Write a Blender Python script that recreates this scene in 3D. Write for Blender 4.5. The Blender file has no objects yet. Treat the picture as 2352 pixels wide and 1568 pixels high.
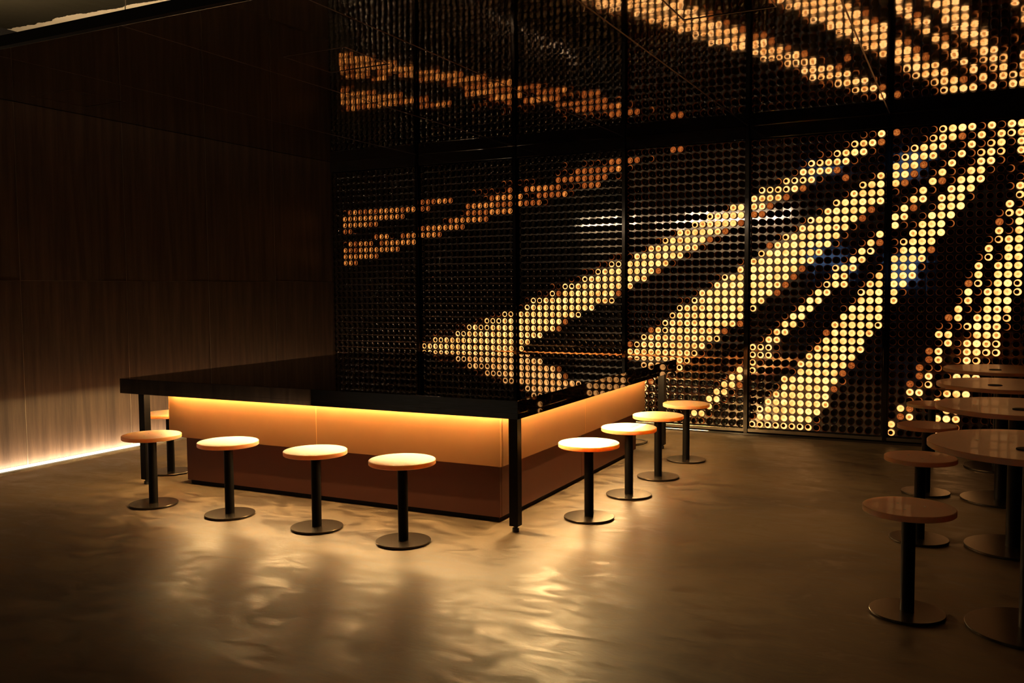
import bpy, bmesh, math, random
from mathutils import Vector, Matrix
random.seed(7)
S = bpy.context.scene
COL = S.collection

# ------------------------------------------------------------------ camera
H = 1.365
f_px, yaw, pitch, roll = 2053.72, .465819, .0608729, -.0074820
cy, sy = math.cos(yaw), math.sin(yaw)
fw = Vector((-sy * math.cos(pitch), cy * math.cos(pitch), -math.sin(pitch)))
r0 = Vector((cy, sy, 0)); u0 = r0.cross(fw)
rr = math.cos(roll) * r0 + math.sin(roll) * u0
uu = -math.sin(roll) * r0 + math.cos(roll) * u0
cd = bpy.data.cameras.new('camera'); cam = bpy.data.objects.new('camera', cd); COL.objects.link(cam)
cd.sensor_width = 36; cd.lens = f_px / 2352 * 36; cd.clip_start = .05; cd.clip_end = 60
M3 = Matrix((rr, uu, -fw)).transposed()
cam.matrix_world = Matrix.Translation((0, 0, H)) @ M3.to_4x4()
S.camera = cam

def project(p):
    d = Vector(p) - Vector((0, 0, H)); z = d.dot(fw)
    return 1176 + f_px * d.dot(rr) / z, 784 - f_px * d.dot(uu) / z, z

# ------------------------------------------------------------------ world, exposure
w = bpy.data.worlds.new('world'); S.world = w; w.use_nodes = True
bg = w.node_tree.nodes['Background']
bg.inputs[0].default_value = (1.0, .62, .38, 1); bg.inputs[1].default_value = .0006
S.view_settings.view_transform = 'Standard'; S.view_settings.look = 'None'
S.view_settings.exposure = 0.0; S.view_settings.gamma = 1
S.view_settings.use_curve_mapping = False

BAR_LED = 300.0       # inner strip under the bar slab
BAR_OUT = 235.0       # outward-tilted strip beside it
BAR_COL = (1.0, .63, .25)
WALL_LED = 125.0        # strip at the foot of the left wall
WALL_COL = (1.0, .74, .46)
COVE_LED = 230.0
BACK_LAMP = 28.0      # tube lamps in the room behind the camera
BOTTLE_GAIN = 1.0

# ------------------------------------------------------------------ node helpers
def mat(name):
    m = bpy.data.materials.new(name); m.use_nodes = True
    nt = m.node_tree
    for n in list(nt.nodes): nt.nodes.remove(n)
    out = nt.nodes.new('ShaderNodeOutputMaterial')
    return m, nt, out
def N(nt, t, **kw):
    n = nt.nodes.new(t)
    for k, v in kw.items():
        if k.startswith('i_'):
            n.inputs[k[2:].replace('_', ' ')].default_value = v
        else: setattr(n, k, v)
    return n
def principled(name, col, rough=.5, metal=0., spec=.5, noise=None, bump=None, coat=0., sss=None, ior=None):
    """noise=(scale, amount) varies the colour, bump=(scale, strength, distance)"""
    m, nt, out = mat(name)
    b = N(nt, 'ShaderNodeBsdfPrincipled')
    b.inputs['Base Color'].default_value = (*col, 1); b.inputs['Roughness'].default_value = rough
    b.inputs['Metallic'].default_value = metal; b.inputs['Specular IOR Level'].default_value = spec
    b.inputs['Coat Weight'].default_value = coat
    if ior: b.inputs['IOR'].default_value = ior
    if sss:
        b.inputs['Subsurface Weight'].default_value = sss[0]; b.inputs['Subsurface Scale'].default_value = sss[1]
        b.inputs['Subsurface Radius'].default_value = (1., .45, .15)
    nt.links.new(b.outputs[0], out.inputs[0])
    tc = N(nt, 'ShaderNodeTexCoord')
    if noise:
        n = N(nt, 'ShaderNodeTexNoise', i_Scale=noise[0], i_Detail=5.)
        nt.links.new(tc.outputs['Object'], n.inputs['Vector'])
        mx = N(nt, 'ShaderNodeMix', data_type='RGBA')
        lo = [c * (1 - noise[1]) for c in col]; hi = [min(1, c * (1 + noise[1])) for c in col]
        mx.inputs[6].default_value = (*lo, 1); mx.inputs[7].default_value = (*hi, 1)
        nt.links.new(n.outputs['Fac'], mx.inputs[0]); nt.links.new(mx.outputs[2], b.inputs['Base Color'])
    if bump:
        n = N(nt, 'ShaderNodeTexNoise', i_Scale=bump[0], i_Detail=3.)
        nt.links.new(tc.outputs['Object'], n.inputs['Vector'])
        bp = N(nt, 'ShaderNodeBump', i_Strength=bump[1], i_Distance=bump[2])
        nt.links.new(n.outputs['Fac'], bp.inputs['Height']); nt.links.new(bp.outputs[0], b.inputs['Normal'])
    return m
def emitter(name, col, strength):
    m, nt, out = mat(name)
    e = N(nt, 'ShaderNodeEmission'); e.inputs[0].default_value = (*col, 1); e.inputs[1].default_value = strength
    nt.links.new(e.outputs[0], out.inputs[0]); return m

# ------------------------------------------------------------------ materials
M = {}
M['black_gloss'] = principled('black_gloss', (.010, .008, .007), .06, spec=.8, coat=.6)
M['black_metal'] = principled('black_metal', (.004, .0033, .003), .45, .0, .12, noise=(30, .3))
M['black_matte'] = principled('black_matte', (.008, .007, .006), .7, spec=.15)
M['rubber'] = principled('rubber', (.008, .008, .008), .7)
M['base_steel'] = principled('base_steel', (.075, .058, .044), .27, .9, noise=(14, .25), bump=(90, .05, .001))
M['screw'] = principled('screw', (.45, .40, .35), .3, 1.)
M['brass_edge'] = principled('brass_edge', (.13, .07, .04), .35, 1., noise=(60, .6))
M['mirror_ceiling'] = principled('mirror_ceiling', (.62, .57, .52), .035, 1., bump=(2.2, .05, .03))
M['mirror_slab'] = principled('mirror_slab', (.004, .0035, .003), .02, ior=2.1)
M['mirror_post'] = principled('mirror_post', (.07, .062, .055), .10, 1., bump=(3, .03, .02))
M['plate'] = principled('plate', (.60, .55, .50), .06, 1., noise=(5, .15), bump=(7, .06, .01))
M['rail'] = principled('rail', (.30, .26, .21), .22, 1., bump=(6, .1, .01))
M['skirt_joint_glow'] = principled('skirt_joint_glow', (.50, .22, .07), .4)  # paler colour painted in for edge-lit glow at skirt joints and corners
M['joint'] = principled('joint', (.28, .23, .18), .35, .8)
M['lip'] = principled('lip', (.85, .78, .68), .22, 1., bump=(9, .2, .004))
M['dark_wall'] = principled('dark_wall', (.020, .016, .014), .6, noise=(3, .3))
M['pink_acrylic'] = principled('pink_acrylic', (.88, .33, .19), .40, noise=(6, .05), coat=.06, sss=(1., .16))
M['bar_panel'] = principled('bar_panel', (.25, .105, .034), .42, noise=(9, .06), bump=(160, .06, .0008), sss=(.2, .04))
M['base_panel'] = principled('base_panel', (.12, .036, .020), .55, noise=(9, .08), bump=(160, .06, .0008))
M['tan_wall'] = principled('tan_wall', (.42, .36, .28), .8, noise=(2, .3))
M['cable'] = principled('cable', (.02, .018, .018), .45)
M['led_bar'] = emitter('led_bar', BAR_COL, BAR_LED)
M['led_bar_out'] = emitter('led_bar_out', BAR_COL, BAR_OUT)
M['led_wall'] = emitter('led_wall', WALL_COL, WALL_LED)
M['led_cove'] = emitter('led_cove', WALL_COL, COVE_LED)
M['diffuser'] = emitter('diffuser', (1.0, .84, .62), 2.2)
M['tube'] = emitter('tube', (1.0, .80, .56), BACK_LAMP)
M['blue_screen'] = emitter('blue_screen', (.26, .48, 1.0), .26)

# polished trowelled concrete floor
m, nt, out = mat('floor_concrete'); M['floor'] = m
b = N(nt, 'ShaderNodeBsdfPrincipled'); nt.links.new(b.outputs[0], out.inputs[0])
tc = N(nt, 'ShaderNodeTexCoord')
def trowel(rot, scale, sc, det, rough, dist):
    mp = N(nt, 'ShaderNodeMapping'); mp.inputs['Scale'].default_value = scale; mp.inputs['Rotation'].default_value = (0, 0, rot)
    nt.links.new(tc.outputs['Object'], mp.inputs[0])
    n = N(nt, 'ShaderNodeTexNoise', i_Scale=sc, i_Detail=det, i_Roughness=rough, i_Distortion=dist)
    nt.links.new(mp.outputs[0], n.inputs['Vector']); return n.outputs['Fac']
def mth(op, a, b):
    n = N(nt, 'ShaderNodeMath', operation=op)
    for k, v in ((0, a), (1, b)):
        if isinstance(v, (int, float)): n.inputs[k].default_value = v
        else: nt.links.new(v, n.inputs[k])
    return n.outputs[0]
cloud = trowel(0, (1, 1, 1), .8, 4., .55, .8)
sweepA = trowel(.7, (1.2, 2.4, 1), 3.6, 8., .66, 1.0)       # broad trowel sweeps, two directions
sweepB = trowel(-.9, (1.1, 2.6, 1), 3.1, 8., .66, 1.2)
mask = trowel(0, (1, 1, 1), 1.1, 2., .5, 1.0)
mk = N(nt, 'ShaderNodeMapRange'); mk.inputs['From Min'].default_value = .44; mk.inputs['From Max'].default_value = .56
nt.links.new(mask, mk.inputs[0])
sw = N(nt, 'ShaderNodeMix', data_type='FLOAT'); nt.links.new(mk.outputs[0], sw.inputs[0]); nt.links.new(sweepA, sw.inputs[2]); nt.links.new(sweepB, sw.inputs[3])
fine = trowel(.7, (1, 3, 1), 14., 4., .5, 1.5)
cr = N(nt, 'ShaderNodeValToRGB')
cr.color_ramp.elements[0].position = .44; cr.color_ramp.elements[0].color = (.046, .029, .016, 1)
cr.color_ramp.elements[1].position = .57; cr.color_ramp.elements[1].color = (.132, .090, .048, 1)
tone = mth('ADD', mth('MULTIPLY', sw.outputs[0], .55), mth('MULTIPLY', cloud, .45))
nt.links.new(tone, cr.inputs[0]); nt.links.new(cr.outputs[0], b.inputs['Base Color'])
mr = N(nt, 'ShaderNodeMapRange'); mr.inputs['From Min'].default_value = .38; mr.inputs['From Max'].default_value = .62
mr.inputs['To Min'].default_value = .35; mr.inputs['To Max'].default_value = .57
nt.links.new(sw.outputs[0], mr.inputs[0]); nt.links.new(mr.outputs[0], b.inputs['Roughness'])
b.inputs['Specular IOR Level'].default_value = .5
bp = N(nt, 'ShaderNodeBump', i_Strength=.5, i_Distance=.0028)
nt.links.new(mth('ADD', sw.outputs[0], mth('MULTIPLY', fine, .16)), bp.inputs['Height'])
nt.links.new(bp.outputs[0], b.inputs['Normal'])

# dark bronze wall panels with vertical streaks
m, nt, out = mat('bronze_panel'); M['bronze'] = m
b = N(nt, 'ShaderNodeBsdfPrincipled'); nt.links.new(b.outputs[0], out.inputs[0])
tc = N(nt, 'ShaderNodeTexCoord'); mp = N(nt, 'ShaderNodeMapping'); mp.inputs['Scale'].default_value = (3, 7, .45)
nt.links.new(tc.outputs['Object'], mp.inputs[0])
n1 = N(nt, 'ShaderNodeTexNoise', i_Scale=2.6, i_Detail=8., i_Roughness=.62); nt.links.new(mp.outputs[0], n1.inputs['Vector'])
cr = N(nt, 'ShaderNodeValToRGB')
cr.color_ramp.elements[0].position = .32; cr.color_ramp.elements[0].color = (.034, .019, .012, 1)
cr.color_ramp.elements[1].position = .70; cr.color_ramp.elements[1].color = (.086, .052, .033, 1)
nt.links.new(n1.outputs['Fac'], cr.inputs[0]); nt.links.new(cr.outputs[0], b.inputs['Base Color'])
b.inputs['Roughness'].default_value = .42; b.inputs['Specular IOR Level'].default_value = .35
n2 = N(nt, 'ShaderNodeTexNoise', i_Scale=40., i_Detail=4.)
nt.links.new(mp.outputs[0], n2.inputs['Vector'])
bp = N(nt, 'ShaderNodeBump', i_Strength=.25, i_Distance=.003); nt.links.new(n2.outputs['Fac'], bp.inputs['Height'])
nt.links.new(bp.outputs[0], b.inputs['Normal'])

# raw concrete ceiling: bare board-marked strip with a ragged painted edge
m, nt, out = mat('raw_concrete'); M['raw'] = m
b = N(nt, 'ShaderNodeBsdfPrincipled', i_Roughness=.85); b.inputs['Specular IOR Level'].default_value = .08; nt.links.new(b.outputs[0], out.inputs[0])
tc = N(nt, 'ShaderNodeTexCoord'); sp = N(nt, 'ShaderNodeSeparateXYZ'); nt.links.new(tc.outputs['Object'], sp.inputs[0])
n1 = N(nt, 'ShaderNodeTexNoise', i_Scale=2.2, i_Detail=6., i_Roughness=.6); nt.links.new(tc.outputs['Object'], n1.inputs['Vector'])
ma = N(nt, 'ShaderNodeMath', operation='MULTIPLY_ADD'); ma.inputs[1].default_value = .28
nt.links.new(n1.outputs['Fac'], ma.inputs[0]); nt.links.new(sp.outputs['Y'], ma.inputs[2])
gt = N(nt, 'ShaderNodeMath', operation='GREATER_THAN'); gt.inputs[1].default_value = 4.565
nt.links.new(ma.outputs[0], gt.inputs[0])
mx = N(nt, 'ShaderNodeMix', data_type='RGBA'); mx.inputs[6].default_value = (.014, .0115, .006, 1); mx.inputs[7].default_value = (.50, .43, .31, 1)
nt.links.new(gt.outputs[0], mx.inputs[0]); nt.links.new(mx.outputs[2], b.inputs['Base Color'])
bn = N(nt, 'ShaderNodeTexNoise', i_Scale=12., i_Detail=6.); nt.links.new(tc.outputs['Object'], bn.inputs['Vector'])
bp = N(nt, 'ShaderNodeBump', i_Strength=.28, i_Distance=.016); nt.links.new(bn.outputs['Fac'], bp.inputs['Height'])
nt.links.new(bp.outputs[0], b.inputs['Normal'])

# brown bottle glass: clear enough to see the lamp through the base
m, nt, out = mat('bottle_base_glass'); M['glass'] = m
tr = N(nt, 'ShaderNodeBsdfTransparent'); tr.inputs[0].default_value = (1.0, .87, .68, 1)
gl = N(nt, 'ShaderNodeBsdfGlossy'); gl.inputs['Roughness'].default_value = .04; gl.inputs[0].default_value = (.38, .35, .32, 1)
fr = N(nt, 'ShaderNodeFresnel'); fr.inputs[0].default_value = 1.5
ms = N(nt, 'ShaderNodeMixShader'); nt.links.new(fr.outputs[0], ms.inputs[0]); nt.links.new(tr.outputs[0], ms.inputs[1])
nt.links.new(gl.outputs[0], ms.inputs[2]); nt.links.new(ms.outputs[0], out.inputs[0])
M['bottle_body'] = principled('bottle_body', (.014, .006, .003), .16, spec=.25)
M['bottle_dark'] = principled('bottle_dark', (.006, .004, .003), .5)

# lamps inside the bottles, and rim glints painted for unlit ones: how strongly each ring of each lamp burns is stored on the mesh
m, nt, out = mat('bottle_lamp'); M['lamp'] = m
at = N(nt, 'ShaderNodeAttribute', attribute_name='burn')
cr = N(nt, 'ShaderNodeValToRGB'); E = cr.color_ramp.elements
E[0].position = 0; E[0].color = (.0, .0, .0, 1)
E[1].position = 1; E[1].color = (1.0, .61, .30, 1)
e = E.new(.25); e.color = (.30, .065, .015, 1)
e = E.new(.55); e.color = (.62, .24, .055, 1)
e = E.new(.8); e.color = (.98, .47, .16, 1)
ls = N(nt, 'ShaderNodeMath', operation='MULTIPLY_ADD'); ls.inputs[1].default_value = 2.1 * BOTTLE_GAIN; ls.inputs[2].default_value = .45 * BOTTLE_GAIN
em = N(nt, 'ShaderNodeEmission')
nt.links.new(at.outputs['Fac'], cr.inputs[0]); nt.links.new(cr.outputs[0], em.inputs[0])
nt.links.new(at.outputs['Fac'], ls.inputs[0]); nt.links.new(ls.outputs[0], em.inputs[1]); nt.links.new(em.outputs[0], out.inputs[0])

# ------------------------------------------------------------------ mesh helpers
def bx(bm, x0, x1, y0, y1, z0, z1, bevel=0., mi=0):
    vs = [bm.verts.new(p) for p in ((x0,y0,z0),(x1,y0,z0),(x1,y1,z0),(x0,y1,z0),(x0,y0,z1),(x1,y0,z1),(x1,y1,z1),(x0,y1,z1))]
    fs = [bm.faces.new([vs[i] for i in q]) for q in ((3,2,1,0),(4,5,6,7),(0,1,5,4),(1,2,6,5),(2,3,7,6),(3,0,4,7))]
    for f_ in fs: f_.material_index = mi
    if bevel:
        es = list({e_ for f_ in fs for e_ in f_.edges})
        bmesh.ops.bevel(bm, geom=es, offset=bevel, segments=2, affect='EDGES', profile=.5)
def lathe(bm, prof, n=48, c=(0, 0), mi=0, cap0=True, cap1=True):
    """prof = [(radius, z)...] bottom to top about a vertical axis"""
    rings = []
    for r, z in prof:
        rings.append([bm.verts.new((c[0] + r * math.cos(2*math.pi*k/n), c[1] + r * math.sin(2*math.pi*k/n), z)) for k in range(n)])
    for a, b_ in zip(rings, rings[1:]):
        for k in range(n):
            f_ = bm.faces.new((a[k], a[(k+1) % n], b_[(k+1) % n], b_[k])); f_.material_index = mi; f_.smooth = True
    if cap0: bm.faces.new(list(reversed(rings[0]))).material_index = mi
    if cap1: bm.faces.new(rings[-1]).material_index = mi
def obj(name, bm, mats, parent=None, loc=None, sharp=True):
    me = bpy.data.meshes.new(name); bm.to_mesh(me); bm.free()
    for q in (mats if isinstance(mats, (list, tuple)) else [mats]): me.materials.append(q)
    if sharp and any(p.use_smooth for p in me.polygons): me.set_sharp_from_angle(angle=math.radians(35))
    o = bpy.data.objects.new(name, me); COL.objects.link(o)
    if parent: o.parent = parent
    if loc: o.location = loc
    return o
def box(name, x0, x1, y0, y1, z0, z1, m_, parent=None, bevel=0.):
    bm = bmesh.new(); bx(bm, x0, x1, y0, y1, z0, z1, bevel); return obj(name, bm, m_, parent)
def struct(o): o['kind'] = 'structure'; return o
def thing(name, label, cat, loc=(0, 0, 0), group=None):
    o = bpy.data.objects.new(name, None); COL.objects.link(o); o.location = loc; o.empty_display_size = .1
    return tag(o, label, cat, group)
def tag(o, label, cat, group=None):
    o['label'] = label; o['category'] = cat
    if group: o['group'] = group
    return o

XL, XR, YW, YE, ZC = -6.42, 1.80, 8.27, 3.42, 2.79
YB = -5.0   # wall of the room behind the camera
ZR = 3.32   # raw slab

# ------------------------------------------------------------------ room shell
XF = -10.5  # the rear room is wider
bm = bmesh.new(); bx(bm, XF, XR + .2, YB, .95, -.1, 0); bx(bm, XL - .2, XR + .2, .95, YW + .2, -.1, 0)
struct(obj('floor', bm, M['floor']))
struct(box('wall_side', XF - .15, XF, YB, 1.1, 0, ZR, M['dark_wall']))
struct(box('wall_return', XF, XL - .2, .95, 1.1, 0, ZR, M['dark_wall']))
struct(box('wall_right', XR, XR + .15, YB, YW + .2, 0, ZR, M['dark_wall']))
wb = struct(box('wall_rear', XF, XR + .15, YB - .15, YB, 0, ZR, M['dark_wall']))
box('plaster_panel', XF + .1, -3.3, YB, YB + .02, .9, ZR - .02, M['tan_wall'], wb)
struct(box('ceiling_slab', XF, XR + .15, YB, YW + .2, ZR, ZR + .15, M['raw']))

for n_, (x0, x1, z0, z1) in enumerate(((-3.05, -2.35, 1.62, 2.12), (-1.40, -.80, 1.38, 1.86)), 1):
    wn = struct(box('window_%d' % n_, x0, x1, YB + .001, YB + .022, z0, z1, M['blue_screen']))
    for q in ((x0-.04, x0, z0-.04, z1+.04), (x1, x1+.04, z0-.04, z1+.04), (x0, x1, z0-.04, z0), (x0, x1, z1, z1+.04), ((x0+x1)/2-.015, (x0+x1)/2+.015, z0, z1)):
        box('frame', q[0], q[1], YB + .001, YB + .05, q[2], q[3], M['black_matte'], wn)

# back wall with the bottle rack's mirror plates
wback = struct(box('wall_back', XL - .2, XR + .15, YW + .012, YW + .2, 0, ZR, M['black_matte']))
PX0, PPAN, PCOL, Z0, PROW = -6.3772, 1.17247, .0704, 2.6334, .0704
NP = 7
YP = YW - .012          # face of the plates
for P in range(NP):
    for a in range(4):
        for b_ in range(9):
            r_0, r_1 = b_ * 4, b_ * 4 + (5 if b_ == 8 else 4)
            x0 = PX0 + PPAN * P + (a * 4 - .5) * PCOL; x1 = x0 + 4 * PCOL
            z1 = Z0 - (r_0 - .5) * PROW; z0 = Z0 - (r_1 - .5) * PROW
            cx, cz = (x0 + x1) / 2, (z0 + z1) / 2
            bm = bmesh.new(); bx(bm, -(x1-x0)/2+.0006, (x1-x0)/2-.0006, 0, .008, -(z1-z0)/2+.0006, (z1-z0)/2-.0006)
            o = obj('plate', bm, M['plate'], wback, (cx, YP + .003, cz), sharp=False)
            o.rotation_euler = (random.gauss(0, .0035), 0, random.gauss(0, .0035))

# left wall: bronze panels, two high
wl = struct(box('wall_left', XL - .2, XL - .012, .95, YW + .2, 0, ZR, M['black_matte']))
ys = [.95, 1.61, 2.55, 3.49, 4.427, 5.40, 6.34, 7.27, 8.255]
for y0, y1 in zip(ys, ys[1:]):
    for z0, z1 in ((.015, 1.438), (1.442, ZC - .002)):
        bm = bmesh.new(); bx(bm, -.014, 0, -(y1-y0)/2+.002, (y1-y0)/2-.002, -(z1-z0)/2, (z1-z0)/2, .0015)
        o = obj('panel', bm, M['bronze'], wl, (XL, (y0+y1)/2, (z0+z1)/2))
        o.rotation_euler = (0, random.gauss(0, .0008), random.gauss(0, .0012))

for y in ys[1:-1]: box('joint_glint', XL-.012, XL+.0006, y-.0019, y+.0019, .015, ZC-.004, M['joint'], wl)  # pale metal strips added to imitate bright reflections along the panel seams
box('joint_glint', XL-.012, XL+.0003, ys[0], ys[-1], 1.4385, 1.4415, M['joint'], wl)

# mirrored ceiling: long panels divided by narrow edge strips
ce = struct(box('ceiling', XL, XR, YE + .012, YW, ZC + .012, ZC + .04, M['black_matte']))
PC = [PX0 - .0547 + PPAN * k for k in range(NP + 1)]      # post centres
seams = [XL] + PC[1:NP] + [XR]
hatches = {0: (-6.13, -5.70, 4.37, 4.83), 2: (-3.76, -3.30, 4.38, 4.84), 4: (-1.365, -.885, 4.33, 4.80), 6: (.9, 1.4, 4.35, 4.82)}
for k, (x0, x1) in enumerate(zip(seams, seams[1:])):
    bm = bmesh.new()
    if k in hatches:
        a0, a1, b0, b1 = hatches[k]
        bx(bm, x0+.004, a0-.004, YE+.02, YW, ZC, ZC+.01); bx(bm, a1+.004, x1-.004, YE+.02, YW, ZC, ZC+.01)
        bx(bm, a0-.004, a1+.004, YE+.02, b0-.004, ZC, ZC+.01); bx(bm, a0-.004, a1+.004, b1+.004, YW, ZC, ZC+.01)
        o = obj('mirror_panel', bm, M['mirror_ceiling'], ce, sharp=False)
        bm = bmesh.new(); bx(bm, -(a1-a0)/2+.003, (a1-a0)/2-.003, -(b1-b0)/2+.003, (b1-b0)/2-.003, 0, .008)
        h_ = obj('access_hatch', bm, M['mirror_ceiling'], ce, ((a0+a1)/2, (b0+b1)/2, ZC+.001), sharp=False)
        h_.rotation_euler = (.003, -.002, 0)
        bm = bmesh.new(); t_ = .006
        bx(bm, a0-t_, a0+.001, b0-t_, b1+t_, ZC-.0015, ZC+.01); bx(bm, a1-.001, a1+t_, b0-t_, b1+t_, ZC-.0015, ZC+.01)
        bx(bm, a0, a1, b0-t_, b0+.001, ZC-.0015, ZC+.01); bx(bm, a0, a1, b1-.001, b1+t_, ZC-.0015, ZC+.01)
        obj('hatch_frame', bm, M['brass_edge'], ce, sharp=False)
    else:
        bx(bm, x0+.004, x1-.004, YE+.02, YW, ZC, ZC+.01)
        obj('mirror_panel', bm, M['mirror_ceiling'], ce, sharp=False)
for x in PC[1:NP]: box('edge_strip', x-.0045, x+.0045, YE+.02, YW-.05, ZC-.001, ZC+.01, M['brass_edge'], ce)
# edge of the lowered ceiling
tr1 = struct(box('trim_1', XL, XR, YE - .03, YE + .012, ZC - .012, ZC + .05, M['black_matte']))
bm = bmesh.new(); rr_ = [[bm.verts.new((x, YE + .017 + .0055*math.cos(2*math.pi*k/12), ZC - .006 + .0055*math.sin(2*math.pi*k/12))) for k in range(12)] for x in (XL, XR)]
for k in range(12): bm.faces.new((rr_[0][k], rr_[0][(k+1) % 12], rr_[1][(k+1) % 12], rr_[1][k])).smooth = True
obj('metal_lip', bm, M['lip'], tr1)

# posts, sill and head of the rack
head = struct(box('trim_2', XL, XR, YW - .055, YW - .012, Z0 + .040, ZC, M['black_gloss'], bevel=.004))
sill = struct(box('trim_3', XL, XR, YW - .06, YW - .012, .026, Z0 - 36.5 * PROW - .006, M['rail'], bevel=.003))
struct(box('trim_4', XL, XR, YW - .075, YW - .012, 0, .018, M['black_gloss'], bevel=.003))
for n_, x in enumerate(PC[1:NP], 5):
    o = box('trim_%d' % n_, x-.0165, x+.0165, YW-.075, YW-.0125, .018, ZC, M['mirror_post'], bevel=.002)
    struct(o)
    box('flange', x-.030, x+.030, YW-.034, YW-.013, .026, Z0+.05, M['mirror_post'], o, bevel=.0015)

# ------------------------------------------------------------------ pattern of lit bottles, 6 panels, row: string of 16
# . dark   c faint rim   o bright rim, dark middle   d dim   m dull orange   O rim and soft middle   @ full
PAT = [{}, {}, {}, {}, {}, {}, {}]
def rows(P, txt):
    for ln in txt.strip().split('\n'):
        k, s_ = ln.split(); PAT[P][int(k)] = s_
rows(0, """
6 ..cdmddmdmmmmdmm
7 ..mmmmmmmmmmmd..
8 ..mmmmmdd.......
9 ..ddc...........
10 ........dmmc.dmm
11 ..cmdmmd.dmmmmmm
12 ..mddmmmmmmmd...
13 ..mmmmmmd.......
14 ..mmd...........""")
rows(1, """
3 ..............cc
4 .........ccccccd
5 dddmmd.....cdmmm
6 dd......dmmmmddd
7 .......cddddmmmm
8 ....cdmmmmmd....
9 dmmmmmmd........
10 mmmd............
22 ............ccoo
23 .........ccoooO@
24 ......ccoOooO@@@
25 ..ccccooOOO@@@@@
26 ccooOOO@@@@@@@@@
27 oOOO@@@@@@@@@OOO
28 oOO@@@@@@@@@@OOO
29 ..ooOO@@@@@OOoo.
30 ......cooOOOo...""")
rows(2, """
1 .......c..ccccdd
2 ......cccddddddm
3 ccc...dddddddd.c
4 .dmmmddcccddd...
5 mccddddmc.......
6 mdddc...........
14 ..............cc
15 ............ccoo
16 ..........ccoO@@
17 ........ccoO@@@@
18 .....ccooO@@@@@@
19 ...ccod@@@@@@@@d
20 .cooOO@@@@@@OOo.
21 coO@@@@@@@@O....
22 OO@@@@@@@o......
23 @@@@@@@d........
24 @@@@@Od.........
25 @OOO............
26 OO..............
27 O...............
31 ..............cc
32 ............cooO
33 .........cooO@@@
34 ......ccoO@@@@@@
35 ...ccoO@@@@@@@@@
36 ccooO@@@@@@@@@@@""")
rows(3, """
0 ......dd........
1 dd.c............
2 c...............
8 .............cO@
9 ...........oO@@@
10 .........oOO@@@d
11 ......cOO@@@Od..
12 ....co@O@@@dc...
13 ..cOO@@@OOc.....
14 cO@@@@@Oc.......
15 @@@@@Oc........c
16 @@@Od..........O
17 @@O.........co@@
18 O..........cO@@@
19 .........cO@@@@@
20 .......ccoO@@@@@
21 .......oOOO@@@@@
22 ......oOOO@@@@@@
23 ....coOOOO@@@@Od
24 ...dOoO@OOOO@d..
25 ..oOOOOOOOOOo...
26 doOOOOOOOOOc....
27 OOOOOOOOOoc.....
28 OOOOOOOOo......c
29 OOOOOOoo......c@
30 OOOOoc.......c@@
31 OOOd........c@@d
32 OOO.........@@c.
33 OO.........@@c..
34 O.........O@c...
35 .........@@c....
36 ........dcc.....""")
rows(4, """
0 .............ccO
1 ...........coOOd
2 ........ccoO@Oc.
3 ......cooOOOc...
4 .....cOOOOd.....
5 ...coooOc..d..cO
6 .ooooOd......o@@
7 OOOOd......cO@@@
8 OOd.......o@@@@O
9 dd......cO@@@@d.
10 ......co@@@@@d..
11 .....cO@@@O@c...
12 ...co@@@@@@c..c@
13 ..dO@@@@@@c..c@d
14 .o@@@@@@O...c@o.
15 O@@@@@@O...c@O..
16 @@@@@@d...o@O..c
17 @@@@@d...c@O..c@
18 @@@Od...co@O.cO@
19 @@@d...c@O...o@@
20 @O....c@@...c@@@
21 o....c@@...c@@@@
22 ....c@@....@@@@@
23 ...c@@c...O@@@@o
24 ..cOO....d@@@@O.
25 .cOO....c@@@@@..
26 oooc...cO@@@@O..
27 oooc...O@@@@@...
28 oc....O@@@@@d...
29 o....c@@@@@d....
30 ....O@@@@@@c....
31 ...c@@@@@@d.....
32 ..cO@@@@@@......
33 ..O@@@@@@O......
34 .o@@@@@@@.......
35 c@@@@@@@c.......
36 ooooooooc.......""")
rows(5, """
0 d...co@@OcOcO@@O
1 ...coO@dcOcOoO@@
2 .co@@O.cOco@cO@@
3 co@@O.cOcoOo.O@@
4 @@@d.cO.cOOc.cO@
5 @@d.c@cc@@c.c.o@
6 @d..@dc@@O...cO@
7 c.c@c.O@@...cO@@
8 .c@O.O@@c....o@@
9 c@d.c@@@....Oc@@
10 @O.c@@@....coO@@
11 @cc@@@c....dc@@O
12 ..O@@@.....Oc@@O
13 co@@@.....coO@@.
14 c@@@d.....O.@@@.
15 @@@O.....coc@@o.
16 @@@c.....O.O@@..
17 @@O.....c@.@@@..
18 @@......doc@@o..
19 @c.....c@cO@@o..
20 O......cO.@@@...
21 .......@cc@O@...
22 ......d@.O@@o...
23 .....ccco@@Oc...
24 .....O@.c@@O....
25 .....cOcO@Oo....
26 ....dO.cO@oo....
27 ....dO.cOoc.....
28 ...dcccO@Oo.....
29 ...dO.c@@O......
30 ..dco.cOOc......
31 ..OO.cO@@.......
32 ..cc.O@@........
33 .@d...@@o.......
34 .dO..@@O........
35 @...c@@c........
36 o...o@c.........""")
rows(6, """
2 @Oc.............
3 @@@Oc...........
4 @@@@@O..........
5 .O@@@@@O........
6 ...O@@@@@O......
7 .....O@@@@@@....
8 .......O@@@@@@..
20 .....cO@@@@@@@@@
21 ....O@@@@@@Oc...
22 ..O@@@@Oc.......
23 O@@@O...........
24 @@O.............""")
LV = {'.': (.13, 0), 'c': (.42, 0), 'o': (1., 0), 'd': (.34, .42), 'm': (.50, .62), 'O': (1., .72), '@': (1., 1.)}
WORD = {'.': 'unlit', 'c': 'faint-ringed', 'o': 'ring-lit', 'd': 'dim red', 'm': 'dull orange', 'O': 'glowing', '@': 'bright yellow'}

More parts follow.
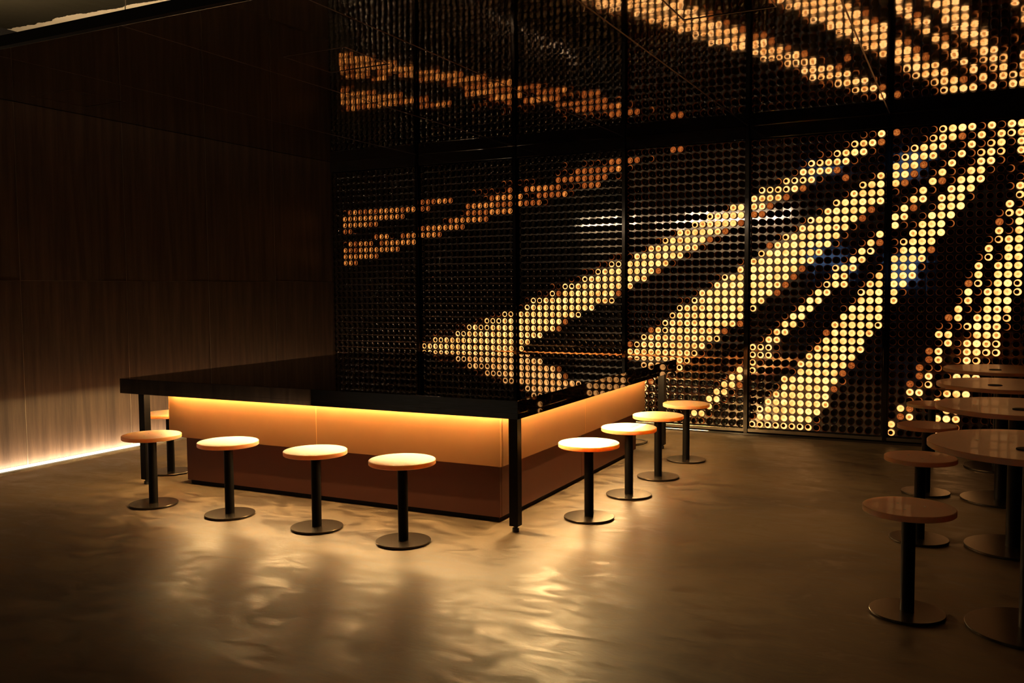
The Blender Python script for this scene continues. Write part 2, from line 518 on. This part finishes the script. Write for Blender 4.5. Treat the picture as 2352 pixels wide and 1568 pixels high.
RB = .0312        # bottle radius
DEP = .036        # how far the base stands proud of the plates
def bottle_profile(n=18, hq=True):
    """front (base) faces -Y; returns verts, faces, mats, smooth"""
    rings = [(RB, 0.0, 0), (RB, -DEP + .006, 0), (RB * .965, -DEP + .0015, 0), (RB * .86, -DEP, 1), (RB * .76, -DEP + .0012, 1),
             (RB * .55, -DEP + .005, 1), (RB * .26, -DEP + .0078, 1)]
    V, F, MI = [], [], []
    for r, y, _ in rings:
        for k in range(n): V.append((r * math.cos(2*math.pi*k/n), y, r * math.sin(2*math.pi*k/n)))
    for i in range(len(rings) - 1):
        for k in range(n):
            a, b_ = i*n + k, i*n + (k+1) % n
            F.append((a, a+n, b_+n, b_)); MI.append(0 if rings[i+1][2] == 0 else 1)
    V.append((0, -DEP + .0085, 0)); c_ = len(V) - 1; base = (len(rings)-1)*n
    for k in range(n): F.append((base+k, c_, base+(k+1) % n)); MI.append(1)
    # dark disc closing the inside
    s_ = len(V)
    for k in range(n): V.append((RB*.98*math.cos(2*math.pi*k/n), -.0012, RB*.98*math.sin(2*math.pi*k/n)))
    F.append(tuple(reversed(range(s_, s_+n)))) ; MI.append(2)
    return V, F, MI
BV, BF, BM_ = bottle_profile(20)
def bottle_mesh():
    me = bpy.data.meshes.new('beer_bottle'); me.from_pydata(BV, [], BF)
    for q in ('bottle_body', 'glass', 'bottle_dark'): me.materials.append(M[q])
    for p, mi in zip(me.polygons, BM_): p.material_index = mi; p.use_smooth = mi != 2
    return me

# lamp disc inside a lit bottle; painted rim glint in an unlit one
NL = 16
LR = (0, .16, .32, .46, .58, .68, .78, .87, .97)
def lamp_geo(code, rnd):
    rim, mid = LV[code]
    V, F, B = [(0, 0, 0)], [], []
    B.append(mid * rnd.uniform(.35, .9))
    ox, oz = rnd.uniform(-.10, .02), rnd.uniform(-.08, .12); gain = rnd.uniform(.84, 1.); cross = rnd.choice((1., .85, .72, .65)); side_fade = rnd.uniform(0, .34); ph = rnd.gauss(3.6, .9)
    if code in 'oc': ox, oz = -.16 + rnd.uniform(-.05, .05), rnd.uniform(-.10, .14)
    rot = rnd.choice((0, 0, 0, 1, 2)); hole = rnd.uniform(.46, .56) if code == 'o' else .80
    for i, t in enumerate(LR[1:], 1):
        for k in range(NL):
            a = 2*math.pi*k/NL
            V.append((RB*t*math.cos(a), 0, RB*t*math.sin(a)))
            te = math.hypot(t*math.cos(a) - ox, t*math.sin(a) - oz)
            if code in 'oc': v = rim * min(1, max(0, (te - hole) / .12)) + mid
            elif code == '.': v = rim * max(0, (t - .80) / .17) * (.35 + .65 * max(0, math.cos(a - ph)))  # unlit bottle: faint arc of light on the rim, painted as emission
            elif code == 'O': v = mid * rnd.uniform(.55, 1.) + (rim - mid*.75) * min(1, max(0, (te - .36) / .22))
            elif code in 'dm': v = mid * rnd.uniform(.35, 1.25) if te < .7 else rim
            else: v = 1. - .22 * max(0, 1 - te / .5)
            if code in 'O@' and i in (1, 2) and (k + rot) % 4 == 0: v *= cross  # cross mark pressed into the glass
            if code in 'O@': v *= 1 - side_fade * max(0, t * math.cos(a - ph))      # glow painted dimmer towards one side
            if code == '@' and i == 3: v *= rnd.uniform(.80, .97)
            if i == 6: v *= .80                                                     # shoulder ring
            if i == 8: v *= .65
            B.append(max(0, min(1, v * gain)))
    for k in range(NL): F.append((0, 1 + (k+1) % NL, 1 + k))
    for i in range(len(LR) - 2):
        for k in range(NL):
            a, b_ = 1 + i*NL + k, 1 + i*NL + (k+1) % NL
            F.append((a, b_, b_+NL, a+NL))
    return V, F, B
def lamp_mesh(items, name='bottle_lamp'):
    V, F, B = [], [], []
    for (x, y, z), code, rnd in items:
        v, f_, b_ = lamp_geo(code, rnd); n0 = len(V)
        V += [(x+p[0], y+p[1], z+p[2]) for p in v]; F += [tuple(n0+i for i in q) for q in f_]; B += b_
    me = bpy.data.meshes.new(name); me.from_pydata(V, [], F)
    a = me.attributes.new('burn', 'FLOAT', 'POINT'); a.data.foreach_set('value', B)
    me.materials.append(M['lamp']); return me

cells = []
for P in range(NP):
    for r in range(37):
        s_ = PAT[P].get(r, '.' * 16).ljust(16, '.')[:16]
        for c in range(16):
            cells.append((P, r, c, s_[c], PX0 + PPAN*P + PCOL*c, Z0 - PROW*r))
def hidden(px, py):      # behind the round tables, stools or the bar from the photograph's place
    if px > 2346 or py > 1020: return True
    if px > 2120 and py > 836: return True
    if px > 2060 and py > 905: return True
    return False
vis = []
for q in cells:
    px, py, z = project((q[4], YP - DEP, q[5]))
    if not hidden(px, py): vis.append((z, q))
vis.sort(key=lambda t: t[0])
single = {(q[0], q[1], q[2]) for z, q in vis[:300]}
bmesh_shared = bottle_mesh()
ONES = 'zeroth first second third fourth fifth sixth seventh eighth ninth tenth eleventh twelfth thirteenth fourteenth fifteenth sixteenth seventeenth eighteenth nineteenth'.split()
def ordn(n):
    if n < 20: return ONES[n]
    if n % 10 == 0: return {2: 'twentieth', 3: 'thirtieth'}[n // 10]
    return {2: 'twenty-', 3: 'thirty-'}[n // 10] + ONES[n % 10]
variants = {}
def variant(code):
    key = (code, random.randrange(4))
    if key not in variants:
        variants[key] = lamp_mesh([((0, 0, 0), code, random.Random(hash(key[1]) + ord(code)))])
    return variants[key]
rest, rest_l = [], []
YLAMP = YP - .019
for P, r, c, code, x, z in cells:
    if (P, r, c) in single:
        o = bpy.data.objects.new('beer_bottle', bmesh_shared); COL.objects.link(o); o.location = (x, YP, z)
        nc = 'left' if P == 5 else 'right'
        tag(o, '%s brown bottle base, %s row down, %s column right of the last post' % (WORD[code], ordn(r + 1), ordn(c + 1)), 'bottle', 'bottles in the right-hand bay of the bottle wall')
        if True:
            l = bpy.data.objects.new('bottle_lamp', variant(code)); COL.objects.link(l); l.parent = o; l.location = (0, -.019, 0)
            l['label'] = WORD[code] + ' lamp inside the bottle' if code != '.' else 'rim glint of light painted inside the unlit bottle'
    else:
        rest.append((x, z)); 
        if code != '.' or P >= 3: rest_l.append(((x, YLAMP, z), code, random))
V, F, MI = [], [], []
BV2, BF2, BM2 = bottle_profile(14)
for x, z in rest:
    n0 = len(V); V += [(x+p[0], YP+p[1], z+p[2]) for p in BV2]; F += [tuple(n0+i for i in q) for q in BF2]; MI += BM2
me = bpy.data.meshes.new('beer_bottles'); me.from_pydata(V, [], F)
for q in ('bottle_body', 'glass', 'bottle_dark'): me.materials.append(M[q])
me.polygons.foreach_set('material_index', MI); me.polygons.foreach_set('use_smooth', [mi != 2 for mi in MI])
rb = bpy.data.objects.new('beer_bottles', me); COL.objects.link(rb); rb['kind'] = 'stuff'
tag(rb, 'rows of brown bottles with their bases facing out, covering the rest of the back wall', 'bottles')
lm = bpy.data.objects.new('bottle_lamps_glints', lamp_mesh(rest_l)); COL.objects.link(lm); lm.parent = rb; lm['kind'] = 'stuff'
lm['label'] = 'warm lamps glowing inside bottles in diagonal stripes, rim glints painted in unlit ones'

# ------------------------------------------------------------------ lights of the room
bm = bmesh.new(); a0, a1 = .98, YW - .10; xs = XL + .085
P_ = [(xs, .001), (xs + .014, .001), (xs + .014, .016)]      # sloping face looks up at the wall
vs = [[bm.verts.new((x, a, z)) for x, z in P_] for a in (a0, a1)]
bm.faces.new((vs[0][0], vs[0][2], vs[1][2], vs[1][0])).material_index = 0
for f_ in ((vs[0][0], vs[1][0], vs[1][1], vs[0][1]), (vs[0][1], vs[1][1], vs[1][2], vs[0][2]), tuple(vs[0]), tuple(vs[1])): bm.faces.new(f_).material_index = 1
o = obj('light_strip', bm, [M['led_wall'], M['rail']], sharp=False)
tag(o, 'slim upward light strip on the floor just off the dark left wall', 'light strip')
o = box('light_diffuser', XL + .001, XL + .006, .98, YW - .10, .003, .026, M['diffuser'])
tag(o, 'bright white glowing band along the foot of the dark left wall', 'light strip')
o = box('cove_light', XL + .3, XR - .2, YE + .10, YE + .13, ZC + .045, ZC + .06, M['led_cove'])
tag(o, 'hidden light strip on top of the lowered mirror ceiling, washing the concrete', 'light strip')
for n_, (x0, x1) in enumerate(((-9.9, -6.9), (-6.5, -3.5))):
    t = thing('tube_light', 'bare tube light hanging in the rear room, ' + ('nearer the far side wall' if n_ == 0 else 'nearer the room centre'), 'lamp', (0, 0, 0), 'tube lights in the rear room')
    box('housing', x0, x1, YB + .50, YB + .58, 2.83, 2.87, M['black_matte'], t)
    box('tube', x0 + .03, x1 - .03, YB + .52, YB + .56, 2.80, 2.831, M['tube'], t)
    for xx in (x0 + .3, x1 - .3): box('hanger', xx - .004, xx + .004, YB + .536, YB + .544, 2.87, ZR, M['black_matte'], t)

# ------------------------------------------------------------------ the bar
BX0, BX1, BY0, BY1, BZ0, BZ1 = -5.305, -2.168, 4.375, 7.44, .637, .740
bar = thing('bar_island', 'square black mirror-topped bar with glowing orange skirt in the middle of the room', 'bar', ((BX0+BX1)/2, (BY0+BY1)/2, 0))
def part(name, x0, x1, y0, y1, z0, z1, m_, parent, bevel=0.):
    ox, oy = bar.location.x, bar.location.y
    return box(name, x0-ox, x1-ox, y0-oy, y1-oy, z0, z1, m_, parent, bevel)
bm = bmesh.new(); ox, oy = bar.location.x, bar.location.y
bx(bm, BX0-ox, BX1-ox, BY0-oy, BY1-oy, .668, BZ1, .0015)
for q in ((BX0, BX1, BY0, BY0+.01), (BX0, BX1, BY1-.01, BY1), (BX0, BX0+.01, BY0+.01, BY1-.01), (BX1-.01, BX1, BY0+.01, BY1-.01)):
    bx(bm, q[0]-ox, q[1]-ox, q[2]-oy, q[3]-oy, BZ0, .6685)
obj('slab', bm, M['mirror_slab'], bar)
FX0, FX1, FY0, FY1 = -4.965, -2.335, 4.495, 7.10
t = .022; mxp, myp = -3.662, 5.78
for x, y, ax in ((mxp, FY0, 0), (mxp, FY1, 0), (FX1, myp, 1), (FX0, myp, 1), (FX1-.003, FY0, 0), (FX0+.003, FY0, 0)):
    hx, hy = (.0022, .0004) if ax == 0 else (.0004, .0022)
    part('joint_glint', x-hx, x+hx, y-hy, y+hy, .337, .666, M['skirt_joint_glow'], bar)
ZF = .335
for (a, b_) in ((FX0, mxp), (mxp, FX1)):
    part('skirt_panel', a+.0012, b_-.0012, FY0, FY0+t, ZF, .667, M['bar_panel'], bar, .002)
    part('skirt_panel', a+.0012, b_-.0012, FY1-t, FY1, ZF, .667, M['bar_panel'], bar, .002)
for (a, b_) in ((FY0+t, myp), (myp, FY1-t)):
    part('skirt_panel', FX1-t, FX1, a+.0012, b_-.0012, ZF, .667, M['bar_panel'], bar, .002)
    part('skirt_panel', FX0, FX0+t, a+.0012, b_-.0012, ZF, .667, M['bar_panel'], bar, .002)
CX0, CX1, CY0, CY1 = -4.845, -2.365, 4.535, 6.96
for (a, b_) in ((CX0, mxp), (mxp, CX1)):
    part('base_panel', a+.001, b_-.001, CY0, CY0+t, .03, .60, M['base_panel'], bar, .002)
    part('base_panel', a+.001, b_-.001, CY1-t, CY1, .03, .60, M['base_panel'], bar, .002)
for (a, b_) in ((CY0+t, myp), (myp, CY1-t)):
    part('base_panel', CX1-t, CX1, a+.001, b_-.001, .03, .60, M['base_panel'], bar, .002)
    part('base_panel', CX0, CX0+t, a+.001, b_-.001, .03, .60, M['base_panel'], bar, .002)
part('plinth', CX0+.018, CX1-.018, CY0+.018, CY1-.018, 0, .032, M['black_matte'], bar)
for x, y in ((-2.2, 4.405), (-5.10, 4.405), (-2.225, 7.215), (-5.10, 7.215)):
    l = part('leg', x-.027, x+.027, y-.027, y+.027, .036, BZ0, M['black_metal'], bar, .002)
    bm = bmesh.new(); lathe(bm, [(.019, 0), (.019, .022), (.012, .024), (.012, .037)], 16, (x-bar.location.x, y-bar.location.y))
    obj('foot', bm, M['rubber'], l)
# LED profiles in the recess under the slab: one strip facing down, one tilted outwards, round all four sides
g = .028; wd = .010; T = math.radians(65)
for ax, sgn, q0, a0, a1, so in (('y', -1, FY0, FX0+.03, FX1+.02, .056), ('y', 1, FY1, FX0+.03, FX1-.03, .2), ('x', 1, FX1, FY0-.02, FY1-.03, .095), ('x', -1, FX0, FY0+.03, FY1-.03, .12)):
    c0 = q0 + sgn*g; c1 = c0 + sgn*wd
    q = (a0, a1, min(c0, c1), max(c0, c1)) if ax == 'y' else (min(c0, c1), max(c0, c1), a0, a1)
    part('light_strip', *q, .659, .6675, M['led_bar'], bar)
    if ax == 'y': a0 = -4.58                      # the outward profiles stop short of the far corners
    elif sgn > 0: a1 = 6.42
    else: a0 = 5.35
    bm = bmesh.new(); e0 = q0 + sgn*so; zt = .6665; L_ = .018
    e1, zb_ = e0 + sgn*L_*math.cos(T), zt - L_*math.sin(T)      # face runs down and towards the skirt; its normal points outwards
    P_ = [(e1, zt), (e0, zb_), (e0, zt)]
    vs = [[bm.verts.new(((a, c, z) if ax == 'y' else (c, a, z))) for c, z in P_] for a in (a0, a1)]
    for vv in vs:
        for v_ in vv: v_.co.x -= bar.location.x; v_.co.y -= bar.location.y
    f1 = bm.faces.new((vs[0][0], vs[1][0], vs[1][1], vs[0][1])); f1.material_index = 0
    for f_ in ((vs[0][1], vs[1][1], vs[1][2], vs[0][2]), (vs[0][2], vs[1][2], vs[1][0], vs[0][0]), tuple(vs[0]), tuple(vs[1])):
        bm.faces.new(f_).material_index = 1
    obj('light_strip', bm, [M['led_bar_out'], M['black_matte']], bar, sharp=False)

# ------------------------------------------------------------------ stools
def make_stool():
    s_ = thing('stool', '', 'stool')
    bm = bmesh.new(); lathe(bm, [(.1765, .4255), (.1795, .428), (.1795, .4475), (.1765, .450)], 64)
    seat = obj('seat', bm, M['pink_acrylic'], s_)
    for k in range(3):
        a = 2*math.pi*k/3 + .5
        bm = bmesh.new(); lathe(bm, [(.0055, .4490), (.0055, .4507), (.003, .4510)], 12, (.062*math.cos(a), .062*math.sin(a)))
        obj('screw', bm, M['screw'], seat)
    bm = bmesh.new(); lathe(bm, [(.0275, .013), (.0275, .4257)], 32); obj('pole', bm, M['black_metal'], s_)
    bm = bmesh.new(); lathe(bm, [(.146, .0035), (.148, .005), (.148, .0115), (.1465, .013)], 64); obj('base_plate', bm, M['base_steel'], s_)
    bm = bmesh.new(); lathe(bm, [(.140, 0), (.140, .0036)], 48); obj('rubber_pad', bm, M['rubber'], s_)
    return s_
def dup(root):
    r = root.copy(); COL.objects.link(r)
    for ch in list(root.children):
        c_ = ch.copy(); COL.objects.link(c_); c_.parent = r
        for g_ in list(ch.children):
            d_ = g_.copy(); COL.objects.link(d_); d_.parent = c_
    return r
ST = [
 (-4.570, 3.995, .1, 'round orange-lit stool at the left end of the front row, beside the bar\'s left leg', 'stools along the front of the bar'),
 (-3.935, 4.005, .6, 'bright-topped round stool, second from left in the front row before the bar', 'stools along the front of the bar'),
 (-3.262, 3.992, 1.1, 'bright-topped round stool, third from left, in front of the skirt panel joint', 'stools along the front of the bar'),
 (-2.656, 3.965, 2.6, 'bright-topped round stool nearest the camera, left of the bar\'s front corner leg', 'stools along the front of the bar'),
 (-1.940, 4.855, .3, 'white-glowing round stool nearest on the bar\'s right side', 'stools along the right side of the bar'),
 (-1.918, 5.500, .9, 'white-glowing round stool, second along the bar\'s right side', 'stools along the right side of the bar'),
 (-1.912, 6.110, 1.5, 'yellow-lit round stool, third along the bar\'s right side, beside its rear leg', 'stools along the right side of the bar'),
 (-1.902, 6.800, 2.2, 'amber round stool farthest on the bar\'s right side, against the bottle wall', 'stools along the right side of the bar'),
 (-5.262, 4.770, .4, 'round amber stool tucked half under the bar\'s left side behind the leg', None),
 (-.176, 3.985, 1.9, 'dim pink round stool nearest the camera on the right, beside nearest round table', 'stools beside the round tables'),
 (-.178, 5.180, .2, 'dim pink round stool, second from the camera in the right-hand row', 'stools beside the round tables'),
 (-.185, 6.375, 1.0, 'dim pink round stool, third from the camera in the right-hand row', 'stools beside the round tables'),
 (-.185, 7.540, 2.0, 'dim pink round stool farthest back in the right-hand row by the bottle wall', 'stools beside the round tables'),
]
st0 = make_stool()
for i, (x, y, a, lab, grp) in enumerate(ST):
    s_ = st0 if i == 0 else dup(st0)
    s_.location = (x, y, 0); s_.rotation_euler = (0, 0, a); s_['label'] = lab
    if grp: s_['group'] = grp
    elif 'group' in s_: del s_['group']

# ------------------------------------------------------------------ round tables on the right
def make_table():
    s_ = thing('round_table', '', 'table')
    bm = bmesh.new(); lathe(bm, [(.376, .716), (.380, .719), (.380, .737), (.376, .740)], 96); tp = obj('table_top', bm, M['pink_acrylic'], s_)
    bm = bmesh.new(); lathe(bm, [(.040, .7385), (.040, .7435), (.036, .745)], 32, (-.05, -.13)); obj('grommet', bm, M['black_matte'], tp)
    bm = bmesh.new(); lathe(bm, [(.006, .739), (.006, .7408), (.003, .7411)], 12, (-.19, .06)); obj('screw', bm, M['screw'], tp)
    bm = bmesh.new(); lathe(bm, [(.038, .014), (.038, .7162)], 32); obj('pole', bm, M['black_metal'], s_)
    bm = bmesh.new(); lathe(bm, [(.228, .0035), (.230, .005), (.230, .0125), (.2285, .014)], 72); obj('base_plate', bm, M['base_steel'], s_)
    bm = bmesh.new(); lathe(bm, [(.22, 0), (.22, .0036)], 48); obj('rubber_pad', bm, M['rubber'], s_)
    return s_
TB = [(.265, 3.98, 'large pink round table nearest the camera, cut off by the right edge'),
      (.265, 5.20, 'pink round table, second from the camera on the right'),
      (.245, 6.34, 'pink round table, third from the camera on the right'),
      (.265, 7.46, 'pink round table farthest from the camera, by the bottle wall')]
t0 = make_table()
for i, (x, y, lab) in enumerate(TB):
    s_ = t0 if i == 0 else dup(t0)
    s_.location = (x, y, 0); s_.rotation_euler = (0, 0, (.15, .45, 0, .1)[i]); s_['label'] = lab; s_['group'] = 'round tables on the right'

# ------------------------------------------------------------------ cable coil on the floor behind the bar
cu = bpy.data.curves.new('cable', 'CURVE'); cu.dimensions = '3D'; cu.bevel_depth = .0045; cu.bevel_resolution = 3
sp = cu.splines.new('NURBS'); pts = []
for k in range(26):
    a = -2.4 + k * .36
    pts.append((-2.545 + .135*math.cos(a) , 7.36 + .17*math.sin(a), .005 + .0006*k))
sp.points.add(len(pts)-1)
for q, p in zip(sp.points, pts): q.co = (*p, 1)
sp.use_endpoint_u = True
co = bpy.data.objects.new('cable', cu); COL.objects.link(co)
dg = bpy.context.evaluated_depsgraph_get(); me = bpy.data.meshes.new_from_object(co.evaluated_get(dg))
bpy.data.objects.remove(co); me.name = 'cable'; me.materials.append(M['cable'])
co = bpy.data.objects.new('cable', me); COL.objects.link(co)
tag(co, 'thin black cable coiled on the floor behind the bar\'s far right corner', 'cable')

# thin hanger rod above the lowered ceiling
bm = bmesh.new(); lathe(bm, [(.003, ZC+.02), (.003, ZR)], 8); o = obj('hanger_rod', bm, M['rail'], None, (-4.10, 3.5, 0))
tag(o, 'thin metal hanger rod between the lowered ceiling edge and the concrete slab', 'rod')
